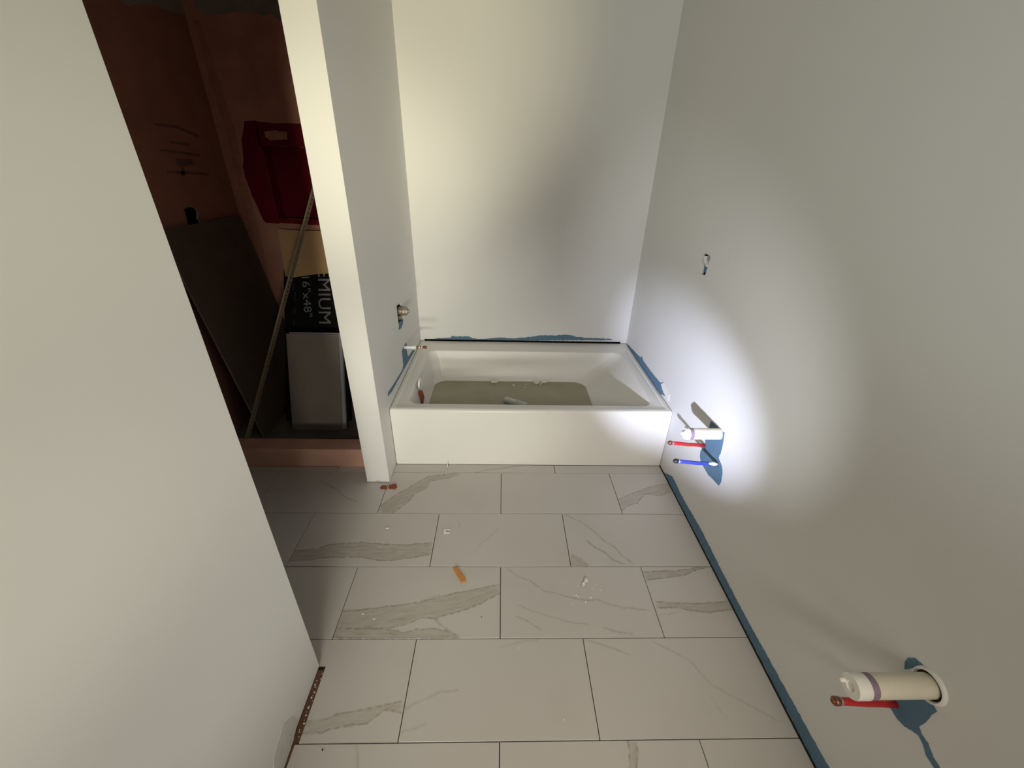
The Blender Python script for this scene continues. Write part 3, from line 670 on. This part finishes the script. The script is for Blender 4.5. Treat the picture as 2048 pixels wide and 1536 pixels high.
# lettering reading downwards
def lettering(name, text, start, end, height, material):
    """start, end: face coordinates of the text's baseline start and end"""
    cu = bpy.data.curves.new(name, 'FONT'); cu.body = text; cu.size = 1; cu.resolution_u = 3
    ob = bpy.data.objects.new(name+'_src', cu); COL.objects.link(ob); bpy.context.view_layer.update()
    me = bpy.data.meshes.new_from_object(ob.evaluated_get(bpy.context.evaluated_depsgraph_get())); bpy.data.objects.remove(ob)
    xs = [v.co.x for v in me.vertices]; ys = [v.co.y for v in me.vertices]; x0, x1, y1 = min(xs), max(xs), max(ys)
    s, e = Vector(start), Vector(end); dirv = (e-s); perp = Vector((-dirv.y, dirv.x)).normalized()
    for v in me.vertices:
        p = s+dirv*((v.co.x-x0)/(x1-x0))+perp*(v.co.y/y1*height); v.co = BP(p.x, p.y, .0012)
    return adopt(link(name, me, material), carton)
e0 = onface(636, 548, .001); e1 = onface(638, 647, .001); hh = onface(664, 640, .001)[0]-onface(638, 640, .001)[0]
# EMIUM spans the visible part; PR continues above it under the flap
ss = Vector(e0)+(Vector(e0)-Vector(e1))*.52
lettering('carton_title', 'PREMIUM', ss, e1, hh*.92, M_grey_print)
c0 = onface(646, 664, .001); lettering('carton_title', 'CORE', (e1[0], c0[1]-.01), (e1[0], c0[1]-.30), hh*.92, M_grey_print)
s0 = onface(603.5, 554, .001); s1 = onface(609, 634, .001); hs = onface(622, 600, .001)[0]-onface(606, 600, .001)[0]
lettering('carton_size', '16"x48"', s0, s1, hs, M_grey_print)
for (ua, va_, ub, vb, wd_) in ((584, 560, 588, 583, 4), (588, 585, 591, 605, 4), (586, 615, 590, 628, 6), (587, 640, 588, 652, 3)):
    A = onface(ua, va_, .001); B = onface(ub, vb, .001); w_ = onface(ua+wd_, va_, .001)[0]-A[0]
    bm = bmesh.new(); kk = 4
    for i in range(kk):
        h0 = A[1]+(B[1]-A[1])*i/kk; h1 = A[1]+(B[1]-A[1])*(i+.6)/kk
        bm.faces.new([bm.verts.new(BP(x, h, .0011)) for x, h in ((A[0], h0), (A[0]+w_, h0), (A[0]+w_, h1), (A[0], h1))])
    adopt(from_bm('small_print', bm, M_dim_print), carton)
# spare tiles leaning on the carton
def lean_slab(name, x0, x1, yb, zt_, yt_, th, mf, me_, label):
    o = empty(name, (x0, yb, 0)); tag(o, label, 'tile')
    v = Vector((0, yt_-yb, zt_)).normalized(); L_ = .61
    a0 = Vector((x0, yb, .001+th*.34)); b0 = Vector((x1, yb, .001+th*.34))
    solid('tile_face', [a0, b0, b0+v*L_, a0+v*L_], -th, mf, o, .0008)
    nn = Vector((0, -v.z, v.y))
    e_ = b0+Vector((.0008, 0, 0))
    solid('tile_edge', [e_-nn*.0015, e_-nn*(th-.001), e_-nn*(th-.001)+v*L_, e_-nn*.0015+v*L_], .0004, me_, o)
    return o
fz = Vector((0, Yb1-Yb0, zt)).normalized()
lean_slab('spare_tile', -1.318, -1.003, 2.190, .583, 2.395, .010, M_panel, M_paneledge, 'grey tile leaning in front of the black carton in the shower')
lean_slab('spare_tile', -1.305, -.985, 2.2035, .583, 2.4085, .020, M_paneledge, M_paneledge, 'pale edged tile leaning just behind the grey tile in the shower')
# perforated metal trim strip leaning diagonally across the shower
b0 = U(491, 879, 2, cz+.002)
t0 = U(627, 372, 1, 2.42); dirv = (t0-b0).normalized(); Lt = 2.0
if b0.y+dirv.y*Lt > YB-.02: Lt = (YB-.02-b0.y)/dirv.y
tr = empty('metal_trim', b0); tag(tr, 'long tan perforated trim strip leaning diagonally in front of the carton', 'trim strip')
b0 = b0+Vector((0, 0, .003))
view = (b0+dirv*.7-Vector((0, 0, CAM_H))).normalized()
sd = dirv.cross(view).normalized()
if sd.x < 0: sd = -sd
fd = dirv.cross(sd).normalized()
if fd.y < 0: fd = -fd
solid('trim_edge', [b0-sd*.0035, b0+sd*.0035, b0+sd*.0035+dirv*Lt, b0-sd*.0035+dirv*Lt], .006, M_trim, tr)
# flange with punched holes
bm = bmesh.new(); fw = .022; pitch = .024; hl = .009; start = .0
fo = (sd*.75+fd*.66).normalized(); ft = dirv.cross(fo).normalized()*.0012
def FP(s, w): return b0+fd*.005+sd*.003+dirv*s+fo*w
nh = int(Lt/pitch)
for i in range(nh):
    s0_, s1_, s2_ = i*pitch, i*pitch+hl, (i+1)*pitch
    for (sa, sb, wa, wb) in ((s0_, s2_, 0, fw*.35), (s0_, s2_, fw*.65, fw), (s1_, s2_, fw*.35, fw*.65)):
        bmq(bm, FP(sa, wa), FP(sb, wa), FP(sb, wb), FP(sa, wb))
bmesh.ops.remove_doubles(bm, verts=bm.verts, dist=1e-5)
r = bmesh.ops.extrude_face_region(bm, geom=bm.faces[:])
for g in r['geom']:
    if isinstance(g, bmesh.types.BMVert): g.co += ft
bmesh.ops.recalc_face_normals(bm, faces=bm.faces)
from_bm('trim_flange', bm, M_trim, tr)

# ------------------------------------------------------------------ bits on the floor
def chip(name, px, h, material, label):
    ps = [U(u, v, 2, 0) for u, v in px]
    c = sum(ps, Vector())/len(ps); bm = bmesh.new()
    lo = [bm.verts.new((p.x-c.x, p.y-c.y, .0006)) for p in ps]; hi = [bm.verts.new(((p.x-c.x)*.9, (p.y-c.y)*.9, h+rnd.uniform(-.15, .15)*h)) for p in ps]
    n = len(ps); bm.faces.new(lo); bm.faces.new(hi)
    for i in range(n): bm.faces.new((lo[i], lo[(i+1) % n], hi[(i+1) % n], hi[i]))
    bmesh.ops.recalc_face_normals(bm, faces=bm.faces); bmesh.ops.bevel(bm, geom=bm.edges[:], offset=.0006, segments=1, affect='EDGES')
    o = from_bm(name, bm, material); o.location = (c.x, c.y, 0); return tag(o, label, 'debris')
chip('plastic_chip', [(760, 976), (764, 971), (775, 972), (775, 979), (762, 979)], .004, M_chipred, 'left piece of the broken brick red chip at the partition foot')
chip('plastic_chip', [(777, 971), (792, 968), (795, 975), (790, 979), (777, 978)], .005, M_chipred, 'right piece of the broken brick red chip at the partition foot')
chip('plastic_chip', [(905, 1136), (913, 1133), (921, 1144), (932, 1158), (931, 1166), (924, 1168), (914, 1152)], .006, M_chiporange, 'flat orange chip lying mid floor on the white tile')
# white tile clip and the upright tile spacer
p = U(893, 1063, 2, 0)
def clip(name, c, parts, label):
    o = empty(name, (c.x, c.y, 0)); tag(o, label, 'tile clip')
    for nm, d0, d1 in parts: box(nm, Vector((c.x, c.y, 0))+Vector(d0), Vector((c.x, c.y, 0))+Vector(d1), M_plaster, o, .0006)
clip('levelling_clip', p, [('base', (-.012, -.016, .0006), (-.004, .014, .003)), ('stem', (-.004, -.012, .0006), (.014, -.007, .004)), ('bar', (-.004, .008, .0006), (.016, .013, .0025))], 'small white plastic clip lying flat on the floor tile')
p = U(893, 947, 2, 0)
clip('tile_spacer', p, [('blade', (-.0012, -.008, .001), (.0012, .050, .014)), ('fin', (-.001, .046, .001), (.003, .050, .030))], 'thin white tile spacer standing in the joint before the tub apron')
p = U(775, 966, 2, 0)
clip('joint_spacer', p, [('blade', (-.0014, -.030, .001), (.0014, .010, .004)), ('fin', (-.0012, .008, .001), (.0012, .012, .018))], 'thin white spacer in the joint beside the red chip')
for (u, v, w, d_, h) in ((1172, 1163, 14, 9, .012), (1169, 1167, 8, 8, .008)):
    pass
CR = [(1171, 1163, .020, .018), (1167, 1169, .015, .011), (1156, 1172, .005, .003), (1166, 1173, .006, .004), (1185, 1178, .005, .004), (1192, 1170, .005, .004), (1200, 1182, .006, .005), (1152, 1191, .006, .005), (1157, 1193, .007, .005),
      (1173, 1188, .005, .003), (1181, 1196, .010, .005), (1171, 1205, .008, .004), (1145, 1208, .006, .003)]
for i, (u, v, s, h) in enumerate(CR):
    p = U(u, v, 2, 0)
    crumple('plaster_crumb', (p.x, p.y, .0006), (s*1.2, s, h*1.2), M_plaster, ('largest white plaster lump, farthest back in the scatter on one tile', 'second white plaster lump touching the front of the largest one')[i] if i < 2 else 'tiny white plaster crumb in the scatter around the larger lumps', 'debris', None if i < 2 else 'plaster crumbs scattered on one tile', 1, .3, rnd.uniform(0, 3))
for u, v, s, lab in ((775, 1057, .016, 'white crumb alone on the tile left of the flat clip'), (759, 1094, .006, 'tiny white crumb on the grey vein of the left tile'), (1128, 1440, .007, 'tiny white crumb on the near tile beside the joint'), (1037, 1297, .006, 'tiny white crumb near the top of the large near tile'), (726, 1228, .012, 'white plaster smear on the wide vein, left tile'), (748, 1238, .010, 'second plaster smear on the wide vein, right of the first'), (963, 1234, .006, 'dark speck on the tile right of the wide vein'), (645, 1500, .008, 'small dark crumb on the nearest left tile')):
    p = U(u, v, 2, 0)
    crumple('floor_crumb', (p.x, p.y, .0006), (s, s*.6, s*.3 if 'smear' not in lab else .0014), M_slab if 'dark' in lab else M_plaster, lab, 'debris', None, 1, .3, rnd.uniform(0, 3))
